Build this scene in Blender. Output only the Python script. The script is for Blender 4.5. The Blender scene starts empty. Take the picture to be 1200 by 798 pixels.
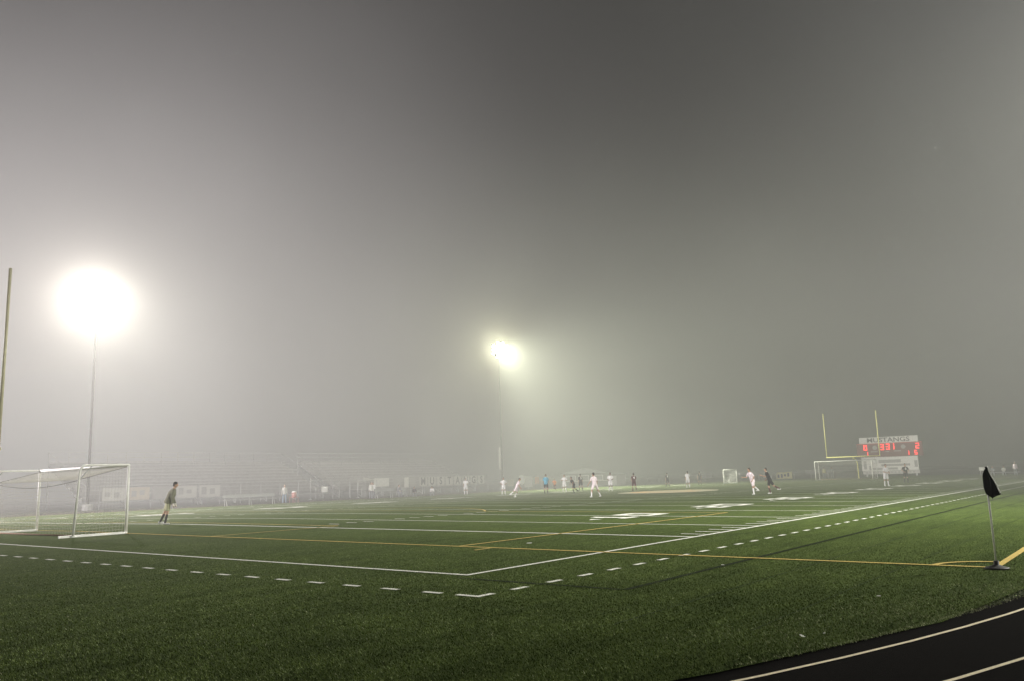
# Night soccer match in fog on a striped turf field, lit by four floodlight towers.
import bpy, bmesh, math, random
import numpy as np
from mathutils import Vector, Matrix
random.seed(7); np.random.seed(7)
sc = bpy.context.scene
C = sc.collection
PI = math.pi
sin, cos, rad = math.sin, math.cos, math.radians

# ------------------------------------------------------------------ camera
def make_camera():
    f, pi_, ro, ya, cx, cy, h = 976.96, 0.16277, 0.03105, 0.65617, -11.579, -10.084, 1.7245
    F = Vector((cos(ya)*cos(pi_), sin(ya)*cos(pi_), sin(pi_)))
    R = Vector((sin(ya), -cos(ya), 0)); U = R.cross(F)
    c, s = cos(ro), sin(ro)
    R2 = c*R - s*U; U2 = s*R + c*U
    M = Matrix((R2, U2, -F)).transposed().to_4x4(); M.translation = (cx, cy, h)
    cam = bpy.data.cameras.new('camera'); o = bpy.data.objects.new('camera', cam); C.objects.link(o)
    o.matrix_world = M; cam.sensor_width = 36; cam.lens = f/1200*36
    cam.clip_end = 4000; cam.clip_start = .05
    sc.camera = o
make_camera()
CAM = Vector((-11.579, -10.084, 1.7245))

# ------------------------------------------------------------------ materials
def mat(name, col, rough=.7, spec=.3, var=.12, scale=8, bump=0.0, metal=0, emit=None, estr=0, detail=3):
    m = bpy.data.materials.new(name); m.use_nodes = True; nt = m.node_tree
    b = nt.nodes['Principled BSDF']
    b.inputs['Roughness'].default_value = rough
    b.inputs['Specular IOR Level'].default_value = spec
    b.inputs['Metallic'].default_value = metal
    tc = nt.nodes.new('ShaderNodeTexCoord'); n = nt.nodes.new('ShaderNodeTexNoise')
    n.inputs['Scale'].default_value = scale; n.inputs['Detail'].default_value = detail
    nt.links.new(tc.outputs['Object'], n.inputs['Vector'])
    r = nt.nodes.new('ShaderNodeValToRGB')
    r.color_ramp.elements[0].position = .3; r.color_ramp.elements[1].position = .7
    r.color_ramp.elements[0].color = tuple(c*(1-var) for c in col)+(1,)
    r.color_ramp.elements[1].color = tuple(min(1, c*(1+var)) for c in col)+(1,)
    nt.links.new(n.outputs['Fac'], r.inputs[0]); nt.links.new(r.outputs[0], b.inputs['Base Color'])
    if bump:
        bp = nt.nodes.new('ShaderNodeBump'); bp.inputs['Strength'].default_value = bump
        nt.links.new(n.outputs['Fac'], bp.inputs['Height']); nt.links.new(bp.outputs[0], b.inputs['Normal'])
    if emit:
        b.inputs['Emission Color'].default_value = emit+(1,); b.inputs['Emission Strength'].default_value = estr
        m.cycles.emission_sampling = 'NONE'
    return m

M = dict(
    white=mat('white_paint', (.90,.90,.86), .5, .4, .06, 6),
    white_dull=mat('weathered_white', (.62,.62,.58), .6, .3, .12, 5),
    galv=mat('galvanised_metal', (.42,.43,.42), .45, .5, .1, 12, metal=.3),
    towerpole=mat('weathered_tower_pole',(.045,.045,.043),.8,.1,.1,3),
    alu=mat('aluminium', (.40,.41,.40), .4, .5, .08, 9, metal=.3),
    yellow=mat('yellow_paint', (.92,.88,.32), .5, .4, .06, 6),
    cream=mat('fog_paled_yellow', (.66,.62,.42), .5, .4, .08, 6),  # paler yellow: the fog's washing-out is put into the colour
    net=mat('net_cord', (.62,.60,.54), .8, .1, .05, 30),
    netrope=mat('dark_net_rope', (.10,.09,.08), .8, .1, .05, 30),
    rust=mat('rusty_bar', (.20,.13,.08), .8, .2, .25, 20),
    black=mat('black_rubber', (.012,.012,.013), .55, .4, .2, 40, .1),
    blackcloth=mat('black_flag_cloth', (.012,.012,.015), .8, .2, .25, 60, .15),
    chrome=mat('lamp_housing', (.30,.31,.31), .4, .5, .1, 6, metal=.4),
    bleach=mat('bleacher_plank', (.38,.385,.37), .5, .4, .1, 3),
    bleachdark=mat('bleacher_riser', (.27,.27,.26), .7, .3, .15, 3),
    banner=mat('pale_banner', (.44,.44,.41), .7, .2, .06, 2),
    bannergrey=mat('grey_banner', (.30,.30,.285), .7, .2, .08, 2),
    letter=mat('dark_letter_paint', (.07,.07,.07), .7, .2, .1, 8),
    beige=mat('beige_banner', (.42,.38,.31), .7, .2, .08, 2),
    yellowban=mat('yellowish_banner', (.62,.58,.28), .7, .2, .08, 2),
    orangeban=mat('orange_banner', (.62,.30,.14), .7, .2, .08, 2),
    brick=mat('painted_block_wall', (.22,.22,.20), .8, .2, .1, 4),
    roof=mat('metal_roof', (.38,.39,.38), .5, .3, .08, 2),
    dark=mat('dark_opening', (.03,.03,.03), .8, .2, .1, 4),
    maroonboard=mat('scoreboard_face', (.13,.045,.04), .6, .3, .08, 3),
    led=mat('red_led', (.5,.02,.01), .5, .2, .02, 4, emit=(1,.035,.03), estr=2.2),
    ledlow=mat('red_led_trim', (.3,.05,.04), .5, .2, .02, 4, emit=(1,.12,.08), estr=.25),
    lens=mat('lamp_glass', (.9,.9,.85), .3, .4, .01, 4, emit=(1,.97,.88), estr=60),
    skin=mat('skin', (.40,.25,.17), .55, .3, .06, 20),
    skindark=mat('skin_dark', (.17,.095,.06), .55, .3, .06, 20),
    hair=mat('dark_hair', (.02,.015,.012), .7, .3, .2, 60, .2),
    hairl=mat('light_brown_hair', (.14,.09,.05), .7, .3, .2, 60, .2),
    kitwhite=mat('white_kit', (.80,.79,.80), .85, .1, .06, 9, .15),
    kitpink=mat('pinkish_white_kit', (.80,.70,.74), .85, .1, .06, 9, .15),
    kitblack=mat('black_kit', (.016,.016,.018), .85, .15, .2, 9, .15),
    kitmaroon=mat('dark_maroon_kit', (.07,.018,.022), .85, .15, .2, 9, .15),
    kitblue=mat('light_blue_kit', (.10,.36,.50), .85, .1, .1, 9, .15),
    kitolive=mat('olive_kit', (.17,.17,.12), .85, .1, .12, 9, .2),
    kitolivel=mat('pale_olive_kit', (.42,.42,.27), .85, .1, .12, 9, .2),
    sockdark=mat('dark_socks', (.05,.052,.045), .85, .1, .1, 9),
    orange=mat('orange_cloth', (.55,.17,.05), .8, .1, .1, 9),
    jeans=mat('faded_jeans', (.20,.27,.34), .85, .1, .1, 9),
    red=mat('red_plastic', (.42,.20,.17), .4, .4, .05, 9),
    greycloth=mat('grey_cloth', (.22,.23,.25), .85, .1, .1, 9),
    shoe=mat('boot', (.03,.03,.03), .5, .4, .1, 20),
    shoew=mat('pale_boot', (.6,.6,.58), .5, .4, .1, 20),
    glove=mat('pale_glove', (.6,.58,.5), .7, .2, .1, 20),
    paper=mat('white_scrap', (.85,.85,.82), .8, .1, .03, 20),
)

# ------------------------------------------------------------------ helpers
def meshobj(name, verts, faces, material=None, parent=None, smooth=False, kind=None):
    me = bpy.data.meshes.new(name); me.from_pydata([tuple(v) for v in verts], [], [tuple(f) for f in faces]); me.update()
    if smooth: me.polygons.foreach_set('use_smooth', [True]*len(me.polygons))
    o = bpy.data.objects.new(name, me); C.objects.link(o)
    if material: me.materials.append(material)
    if parent: o.parent = parent
    if kind: o['kind'] = kind
    return o
class MB:
    def __init__(s): s.v = []; s.f = []
    def box(s, x0,x1,y0,y1,z0,z1, M4=None):
        b = len(s.v)
        P = [Vector((x,y,z)) for z in (z0,z1) for y in (y0,y1) for x in (x0,x1)]
        if M4 is not None: P = [M4@p for p in P]
        s.v += P
        for q in ((0,2,3,1),(4,5,7,6),(0,1,5,4),(2,6,7,3),(0,4,6,2),(1,3,7,5)): s.f.append([b+i for i in q])
        return s
    def tube(s, pts, r, n=8, r2=None, caps=True):
        pts = [Vector(p) for p in pts]; b0 = len(s.v); k = len(pts)
        up = None
        for i, p in enumerate(pts):
            t = (pts[min(i+1,k-1)]-pts[max(i-1,0)]).normalized()
            if up is None:
                up = Vector((0,0,1)) if abs(t.z) < .9 else Vector((1,0,0))
            a = t.cross(up).normalized(); bb = a.cross(t).normalized(); up = bb
            rr = r if r2 is None else r+(r2-r)*i/(k-1)
            for j in range(n):
                th = 2*PI*j/n
                s.v.append(p+a*cos(th)*rr+bb*sin(th)*rr)
        for i in range(k-1):
            for j in range(n):
                j2 = (j+1) % n
                s.f.append([b0+i*n+j, b0+i*n+j2, b0+(i+1)*n+j2, b0+(i+1)*n+j])
        if caps:
            s.f.append([b0+j for j in reversed(range(n))]); s.f.append([b0+(k-1)*n+j for j in range(n)])
        return s
    def quad(s, a,b,c,d):
        k = len(s.v); s.v += [Vector(a),Vector(b),Vector(c),Vector(d)]; s.f.append([k,k+1,k+2,k+3]); return s
    def lathe(s, prof, cx=0, cy=0, n=32):
        b0 = len(s.v)
        for r, z in prof:
            for j in range(n): s.v.append(Vector((cx+r*cos(2*PI*j/n), cy+r*sin(2*PI*j/n), z)))
        for i in range(len(prof)-1):
            for j in range(n):
                j2=(j+1)%n; s.f.append([b0+i*n+j,b0+i*n+j2,b0+(i+1)*n+j2,b0+(i+1)*n+j])
        s.f.append([b0+j for j in reversed(range(n))]); s.f.append([b0+(len(prof)-1)*n+j for j in range(n)])
        return s
    def build(s, name, material, parent=None, smooth=False, kind=None):
        return meshobj(name, s.v, s.f, material, parent, smooth, kind)
def tag(o, label=None, cat=None, group=None, kind=None):
    if label: o['label'] = label
    if cat: o['category'] = cat
    if group: o['group'] = group
    if kind: o['kind'] = kind
    return o
def empty(name, loc, label, cat, group=None, rz=0):
    o = bpy.data.objects.new(name, None); C.objects.link(o); o.location = loc; o.rotation_euler = (0,0,rz)
    o.empty_display_size = .2
    return tag(o, label, cat, group)
CROWN = .14577
def gz(y): return CROWN*max(0, 1-abs(y-24.385)/32)

# ------------------------------------------------------------------ ground, turf, track
FL, FW, CY = 109.73, 48.77, 24.385
RX0, RX1, RR = 7.5, 102.23, 33.67          # track: two straights and two bends
def halfspan(y, r):
    d = abs(y-CY)
    return math.sqrt(max(0, r*r-d*d))
def ring_pts(r, n=96):
    P = []
    for i in range(n+1):
        a = -PI/2+PI*i/n; P.append((RX1+r*cos(a), CY+r*sin(a)))
    for i in range(n+1):
        a = PI/2+PI*i/n; P.append((RX0+r*cos(a), CY+r*sin(a)))
    return P
def ringmesh(name, r0, r1, z, material, kind='structure'):
    A, B = ring_pts(r0), ring_pts(r1); n = len(A)
    v = [(x,y,z) for x,y in A]+[(x,y,z) for x,y in B]
    f = [[i,n+i,n+(i+1)%n,(i+1)%n] for i in range(n)]
    return meshobj(name, v, f, material, kind=kind)

def turf_material():
    m = bpy.data.materials.new('artificial_turf'); m.use_nodes = True; nt = m.node_tree; L = nt.links
    b = nt.nodes['Principled BSDF']; b.inputs['Roughness'].default_value = .95; b.inputs['Specular IOR Level'].default_value = .04
    tc = nt.nodes.new('ShaderNodeTexCoord')
    def noise(sc_, det, vec=None, rough=.6):
        n = nt.nodes.new('ShaderNodeTexNoise'); n.inputs['Scale'].default_value = sc_; n.inputs['Detail'].default_value = det
        n.inputs['Roughness'].default_value = rough
        L.new(vec or tc.outputs['Object'], n.inputs['Vector']); return n.outputs['Fac']
    def ramp(fac, a, ca, b_, cb):
        r = nt.nodes.new('ShaderNodeValToRGB'); r.color_ramp.elements[0].position = a; r.color_ramp.elements[1].position = b_
        r.color_ramp.elements[0].color = ca+(1,); r.color_ramp.elements[1].color = cb+(1,); L.new(fac, r.inputs[0]); return r.outputs[0]
    def mul(a, b2, f=1):
        x = nt.nodes.new('ShaderNodeMix'); x.data_type = 'RGBA'; x.blend_type = 'MULTIPLY'; x.inputs[0].default_value = f
        L.new(a, x.inputs[6]); L.new(b2, x.inputs[7]); return x.outputs[2]
    fine = ramp(noise(48, 6, rough=.75), .36, (.036,.060,.012), .66, (.118,.165,.050))
    big = ramp(noise(.22, 3), .3, (.78,.80,.78), .72, (1.1,1.08,1.0))
    mp = nt.nodes.new('ShaderNodeMapping'); mp.inputs['Scale'].default_value = (.35, 2.6, 1); mp.inputs['Rotation'].default_value = (0,0,rad(-18))
    L.new(tc.outputs['Object'], mp.inputs['Vector'])
    streak = ramp(noise(1.5, 4, mp.outputs[0]), .32, (.72,.74,.72), .68, (1.12,1.1,1.05))
    clump = ramp(noise(6, 5, rough=.7), .3, (.72,.75,.7), .7, (1.15,1.12,1.08))
    c = mul(mul(mul(fine, big), streak), clump)
    # rubber crumb and stray bright fibres
    sp = ramp(noise(160, 2, rough=.5), .69, (0,0,0), .74, (1,1,1))
    x = nt.nodes.new('ShaderNodeMix'); x.data_type = 'RGBA'; L.new(sp, x.inputs[0]); L.new(c, x.inputs[6]); x.inputs[7].default_value = (.30,.36,.20,1)
    L.new(x.outputs[2], b.inputs['Base Color'])
    bp = nt.nodes.new('ShaderNodeBump'); bp.inputs['Strength'].default_value = .7; bp.inputs['Distance'].default_value = .03
    L.new(noise(60, 5, rough=.8), bp.inputs['Height']); L.new(bp.outputs[0], b.inputs['Normal'])
    return m
TURF = turf_material()
def paint_material(name, col, seam=0):
    """paint brushed onto turf fibres: broken up by fine noise"""
    m = bpy.data.materials.new(name); m.use_nodes = True; nt = m.node_tree; L = nt.links
    b = nt.nodes['Principled BSDF']; b.inputs['Roughness'].default_value = .95; b.inputs['Specular IOR Level'].default_value = .05
    tc = nt.nodes.new('ShaderNodeTexCoord'); n = nt.nodes.new('ShaderNodeTexNoise'); n.inputs['Scale'].default_value = 55; n.inputs['Detail'].default_value = 5
    n.inputs['Roughness'].default_value = .75
    L.new(tc.outputs['Object'], n.inputs['Vector'])
    r = nt.nodes.new('ShaderNodeValToRGB'); r.color_ramp.elements[0].position = .33; r.color_ramp.elements[1].position = .5
    r.color_ramp.elements[0].color = tuple(.35*c for c in col)+(1,); r.color_ramp.elements[1].color = col+(1,)
    L.new(n.outputs['Fac'], r.inputs[0]); L.new(r.outputs[0], b.inputs['Base Color'])
    return m
PW = paint_material('white_turf_paint', (.86,.87,.80))
PYEL = paint_material('yellow_turf_paint', (.58,.44,.15))
PDARK = paint_material('dark_turf_seam', (.010,.018,.006))
PCREAM = paint_material('cream_turf_paint', (.52,.50,.36))
PORNG = paint_material('gold_turf_paint', (.72,.50,.26))

ground_m = mat('dark_grass', (.030,.040,.018), .95, .05, .35, .8, .3, detail=6)
meshobj('ground', [(-900,-900,-.03),(1500,-900,-.03),(1500,1200,-.03),(-900,1200,-.03)], [(0,1,2,3)], ground_m, kind='structure')

def track_material():
    m = bpy.data.materials.new('track_asphalt'); m.use_nodes = True; nt = m.node_tree; L = nt.links
    b = nt.nodes['Principled BSDF']; b.inputs['Roughness'].default_value = .95; b.inputs['Specular IOR Level'].default_value = .02
    tc = nt.nodes.new('ShaderNodeTexCoord')
    n = nt.nodes.new('ShaderNodeTexNoise'); n.inputs['Scale'].default_value = 120; n.inputs['Detail'].default_value = 3
    n2 = nt.nodes.new('ShaderNodeTexNoise'); n2.inputs['Scale'].default_value = 1.3; n2.inputs['Detail'].default_value = 4
    L.new(tc.outputs['Object'], n.inputs['Vector']); L.new(tc.outputs['Object'], n2.inputs['Vector'])
    r = nt.nodes.new('ShaderNodeValToRGB'); r.color_ramp.elements[0].position = .35; r.color_ramp.elements[1].position = .8
    r.color_ramp.elements[0].color = (.0012,.0010,.0011,1); r.color_ramp.elements[1].color = (.011,.0095,.0095,1)
    L.new(n.outputs['Fac'], r.inputs[0])
    r2 = nt.nodes.new('ShaderNodeValToRGB'); r2.color_ramp.elements[0].color = (.7,.7,.7,1); r2.color_ramp.elements[1].color = (1.25,1.2,1.2,1)
    L.new(n2.outputs['Fac'], r2.inputs[0])
    x = nt.nodes.new('ShaderNodeMix'); x.data_type = 'RGBA'; x.blend_type = 'MULTIPLY'; x.inputs[0].default_value = 1
    L.new(r.outputs[0], x.inputs[6]); L.new(r2.outputs[0], x.inputs[7]); L.new(x.outputs[2], b.inputs['Base Color'])
    bp = nt.nodes.new('ShaderNodeBump'); bp.inputs['Strength'].default_value = .5; bp.inputs['Distance'].default_value = .01
    L.new(n.outputs['Fac'], bp.inputs['Height']); L.new(bp.outputs[0], b.inputs['Normal'])
    return m
LANE = 1.07
ringmesh('track', RR-.40, RR+6*LANE+.3, -.012, track_material())
lane_m = mat('lane_line_paint', (.80,.71,.52), .8, .15, .14, 45, detail=5)
v, f = [], []
for k in range(7):
    A, B = ring_pts(RR+k*LANE-.022), ring_pts(RR+k*LANE+.025); n = len(A); b0 = len(v)
    v += [(x,y,-.008) for x,y in A]+[(x,y,-.008) for x,y in B]
    f += [[b0+i,b0+n+i,b0+n+(i+1)%n,b0+(i+1)%n] for i in range(n)]
meshobj('track_lane_lines', v, f, lane_m, kind='structure')

# turf sheet: rows across the field, following the crown
ys = sorted(set([round(y,3) for y in np.linspace(CY-RR+.28, CY+RR-.28, 61)]+[CY]))
v, f = [], []
ncol = 24
for y in ys:
    hs = halfspan(y, RR-.28)
    x0, x1 = RX0-hs, RX1+hs
    for i in range(ncol+1): v.append((x0+(x1-x0)*i/ncol, y, gz(y)))
for j in range(len(ys)-1):
    for i in range(ncol):
        a = j*(ncol+1)+i; f.append([a,a+1,a+ncol+2,a+ncol+1])
meshobj('turf_field', v, f, TURF, kind='structure')

# ------------------------------------------------------------------ painted field lines
class Paint:
    def __init__(s, dz): s.v=[]; s.f=[]; s.dz=dz
    def poly(s, P):
        b=len(s.v); s.v += [(x,y,gz(y)+s.dz) for x,y in P]; s.f.append(list(range(b,b+len(P))))
    def rect(s, x0,x1,y0,y1):
        if x0>x1: x0,x1=x1,x0
        if y0>y1: y0,y1=y1,y0
        cuts=[y0]+([CY] if y0<CY<y1 else [])+[y1]
        for a,b in zip(cuts,cuts[1:]): s.poly([(x0,a),(x1,a),(x1,b),(x0,b)])
    def arc(s, cx,cy,r,a0,a1,w=.1,n=24):
        for i in range(n):
            t0=a0+(a1-a0)*i/n; t1=a0+(a1-a0)*(i+1)/n
            s.poly([(cx+(r-w/2)*cos(t0),cy+(r-w/2)*sin(t0)),(cx+(r+w/2)*cos(t0),cy+(r+w/2)*sin(t0)),
                    (cx+(r+w/2)*cos(t1),cy+(r+w/2)*sin(t1)),(cx+(r-w/2)*cos(t1),cy+(r-w/2)*sin(t1))])
    def build(s,name,m): return meshobj(name,s.v,s.f,m,kind='structure')
W_ = .11; h = W_/2
P = Paint(.012)
P.rect(-h, h, -h, FW+h); P.rect(FL-h, FL+h, -h, FW+h)
for y in (0, FW):
    P.rect(h, FL-h, y-h, y+h)
for k in range(21):
    x = 9.144+4.572*k
    wx = W_*1.3 if k in (0,20) else W_*.9
    P.rect(x-wx/2, x+wx/2, h, FW-h)
for k in range(100):
    if k % 5 == 0: continue
    x = 9.144+.9144*k
    for a,b in ((h+.05,.85),(FW-.85,FW-h-.05),(16.26,16.87),(FW-16.87,FW-16.26)):
        P.rect(x-.05,x+.05,a,b)
P.build('white_line_marking', PW)
D = Paint(.012)
DD = .9144; o_=1.92
k = 1
while k*DD < FL+o_:
    x=-o_+k*DD*1.03; D.rect(x-.19,x+.19,-o_-h,-o_+h); D.rect(x-.19,x+.19,FW+o_-h,FW+o_+h); k+=1
k = 1
while k*DD < FW+2*o_-.5:
    y=-o_+k*DD*1.0; D.rect(-o_-.05-h,-o_-.05+h,y-.19,y+.19); D.rect(FL+o_-h,FL+o_+h,y-.19,y+.19); k+=1
D.rect(-o_-h-.05,-o_+.30,-o_-h,-o_+h); D.rect(-o_-h-.05,-o_+h-.05,-o_+h,-o_+.42)
D.build('dashed_restraining_line', PW)
Y_ = Paint(.017)
SX0, SX1, SY0, SY1 = 4.572, FL-4.572, -7.62, 56.39
h2=.06
for x in (SX0,SX1): Y_.rect(x-h2,x+h2,SY0-h2,SY1+h2)
for y in (SY0,SY1): Y_.rect(SX0+h2,SX1-h2,y-h2,y+h2)
for sx,d in ((SX0,1),(SX1,-1)):
    for dep,hw in ((16.46,20.12),(5.49,9.15)):
        xe=sx+d*dep
        for y in (CY-hw,CY+hw): Y_.rect(sx+d*h2,xe,y-.05,y+.05)
        Y_.rect(xe-.05,xe+.05,CY-hw+.05,CY+hw-.05)
    xs=sx+d*10.97; aa=math.acos(5.49/9.15)
    if d>0: Y_.arc(xs,CY,9.15,-aa,aa)
    else: Y_.arc(xs,CY,9.15,PI-aa,PI+aa)
    Y_.rect(sx-d*.70,sx-d*.10,3.08,3.18)
Y_.arc(SX0,SY0,.93,.07,PI/2-.07,.11); Y_.arc(SX1,SY0,.93,PI/2+.07,PI-.07)
Y_.build('yellow_line_marking', PYEL)
S_ = Paint(.008)
for i in range(110):
    S_.rect(-.38+i,-.38+i+1,-3.51,-3.40)
S_.rect(-.44,-.34,-3.40,-.1)
S_.build('turf_seam', PDARK)
S2 = Paint(.006); S2.rect(-3,60,-4.82,-4.79); S2.rect(-2.5,60,-6.3,-6.28)
S2.build('faint_turf_seam', paint_material('faint_turf_seam', (.026,.042,.016)))

# yard numbers, block figures about 1.83 m tall, 1.7 m wide
SEG = {'0':'abcdef','1':'bc','2':'abged','3':'abgcd','4':'fgbc','5':'afgcd','6':'afgedc','7':'abc','8':'abcdefg','9':'abcdfg'}
def block_digit(ch, x0, w, H, t):
    R=[]
    for s_ in SEG[ch]:
        if ch=='1':
            R=[(x0+w/2-t/2,x0+w/2+t/2,t*.8,H),(x0+w*.15,x0+w*.85,0,t*.8),(x0+w*.28,x0+w/2-t/2,H-t*1.7,H-t*.7)]; break
        R.append({'a':(x0+t,x0+w-t,H-t,H),'b':(x0+w-t,x0+w,H/2,H),'c':(x0+w-t,x0+w,0,H/2),'d':(x0+t,x0+w-t,0,t),
                  'e':(x0,x0+t,0,H/2),'f':(x0,x0+t,H/2,H),'g':(x0+t,x0+w-t,H/2-t/2,H/2+t/2)}[s_])
    return R
N_ = Paint(.012)
NUM = ['10','20','30','40','50','40','30','20','10']
for i, s_ in enumerate(NUM):
    xc = 18.288+9.144*i
    for side in (0,1):
        for q,(ch,off) in enumerate(zip(s_,(-1.95,.30))):
            for (a,b,c,d) in block_digit(ch, off, 1.65, 1.83, .42):
                if side==0: N_.rect(xc+a,xc+b,6.45+c,6.45+d)
                else: N_.rect(xc-a,xc-b,FW-6.45-c,FW-6.45-d)
        if s_!='50':                                    # arrow towards the nearer goal
            dr = -1 if i<4 else 1
            for ysgn in ((7.3,),(FW-7.3,))[side]:
                pts=[(xc+dr*2.9,ysgn),(xc+dr*2.35,ysgn-.25),(xc+dr*2.35,ysgn+.25)]
                if dr>0: pts=pts[::-1]
                N_.poly(pts)
N_.build('yard_number_marking', PW)
# midfield emblem: gold horseshoe on a cream disc
E1=Paint(.014); E2=Paint(.019); mx=54.864
n=40
for half in (0,1):
    pts=[(mx+5.6*cos(PI*half+PI*i/n),CY+3.9*sin(PI*half+PI*i/n)) for i in range(n+1)]
    E1.poly(pts)
for i in range(30):
    a0=rad(-60)+rad(300)*i/30+rad(-0); a1=rad(-60)+rad(300)*(i+1)/30
    def p_(r,a,k): return (mx+k*r*cos(a+rad(30)),CY+.8*k*r*sin(a+rad(30)))
    q=[p_(1,a0,2.4),p_(1,a0,4.0),p_(1,a1,4.0),p_(1,a1,2.4)]
    E2.poly(q)
E1.build('midfield_disc_marking', PCREAM); E2.build('midfield_horseshoe_marking', PORNG)

# ------------------------------------------------------------------ turf fibres near the camera (stuff)
def turf_blades():
    Nn = 820000
    # sample in polar coordinates round the camera, inside a wide view wedge
    u = np.random.rand(Nn); r = 4.2*(34/4.2)**(u**.9)
    th = 0.656+np.radians(np.random.uniform(-44,44,Nn))
    x = CAM.x+r*np.cos(th); y = CAM.y+r*np.sin(th)
    d = np.abs(y-CY); dx = np.where(x<RX0, RX0-x, 0)
    ok = (np.hypot(dx, y-CY) < RR-.29)
    # keep lines readable
    x,y,r = x[ok],y[ok],r[ok]; n = len(x)
    z = CROWN*np.maximum(0,1-np.abs(y-CY)/32)
    H = np.random.uniform(.008,.021,n)*(1+.4*np.random.rand(n)); fade=np.clip(1-(r-12)/22,.05,1); H*=.4+.6*fade; w = np.random.uniform(.0017,.0031,n)*(1+r/14)*fade
    a = np.random.uniform(0,2*PI,n); lean = np.random.uniform(.2,1.3,n)
    # pile leans roughly one way with scatter
    la = rad(150)+np.random.normal(0,1.0,n)
    px,py = np.cos(a)*w, np.sin(a)*w
    tx,ty = np.cos(la)*lean*H, np.sin(la)*lean*H
    V = np.empty((n,3,3)); V[:,0]=np.stack([x-px,y-py,z+.001],1); V[:,1]=np.stack([x+px,y+py,z+.001],1); V[:,2]=np.stack([x+tx,y+ty,z+H],1)
    me = bpy.data.meshes.new('turf_fibres'); me.vertices.add(3*n); me.vertices.foreach_set('co', V.reshape(-1).astype(np.float32))
    me.loops.add(3*n); me.loops.foreach_set('vertex_index', np.arange(3*n,dtype=np.int32))
    me.polygons.add(n); me.polygons.foreach_set('loop_start', np.arange(0,3*n,3,dtype=np.int32)); me.polygons.foreach_set('loop_total', np.full(n,3,dtype=np.int32))
    me.update()
    m = bpy.data.materials.new('turf_fibre'); m.use_nodes=True; nt=m.node_tree; L=nt.links; b=nt.nodes['Principled BSDF']
    b.inputs['Roughness'].default_value=.9; b.inputs['Specular IOR Level'].default_value=.03
    tc=nt.nodes.new('ShaderNodeTexCoord')
    na=nt.nodes.new('ShaderNodeNewGeometry')
    ra=nt.nodes.new('ShaderNodeValToRGB'); e=ra.color_ramp.elements
    e[0].position=.1; e[0].color=(.065,.100,.020,1); e[1].position=.75; e[1].color=(.165,.215,.062,1)
    e3=e.new(.97); e3.color=(.42,.50,.26,1)
    L.new(na.outputs['Random Per Island'],ra.inputs[0])
    nb=nt.nodes.new('ShaderNodeTexNoise'); nb.inputs['Scale'].default_value=.9; nb.inputs['Detail'].default_value=4; mpb=nt.nodes.new('ShaderNodeMapping'); mpb.inputs['Scale'].default_value=(.55,1.7,1); mpb.inputs['Rotation'].default_value=(0,0,rad(38)); L.new(tc.outputs['Object'],mpb.inputs['Vector']); L.new(mpb.outputs[0],nb.inputs['Vector'])
    rb=nt.nodes.new('ShaderNodeValToRGB'); rb.color_ramp.elements[0].position=.32; rb.color_ramp.elements[0].color=(.38,.41,.35,1); rb.color_ramp.elements[1].position=.68; rb.color_ramp.elements[1].color=(1.15,1.15,1.1,1)
    L.new(nb.outputs['Fac'],rb.inputs[0])
    x_=nt.nodes.new('ShaderNodeMix'); x_.data_type='RGBA'; x_.blend_type='MULTIPLY'; x_.inputs[0].default_value=1
    L.new(ra.outputs[0],x_.inputs[6]); L.new(rb.outputs[0],x_.inputs[7]); L.new(x_.outputs[2],b.inputs['Base Color'])
    me.materials.append(m)
    pm=mat('painted_glint_fibre',(.62,.64,.42),.9,.05,.25,300)  # pale colour paints the light glancing off the turf edge
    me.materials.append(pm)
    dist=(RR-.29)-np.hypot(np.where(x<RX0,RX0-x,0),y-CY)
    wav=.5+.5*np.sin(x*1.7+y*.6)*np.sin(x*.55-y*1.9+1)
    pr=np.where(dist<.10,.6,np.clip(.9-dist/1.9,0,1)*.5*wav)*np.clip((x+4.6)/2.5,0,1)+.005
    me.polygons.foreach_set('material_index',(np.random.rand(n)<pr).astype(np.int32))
    o=bpy.data.objects.new('turf_fibres',me); C.objects.link(o)
    tag(o,'short green synthetic turf fibres in the foreground','turf',kind='stuff')
turf_blades()

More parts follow.
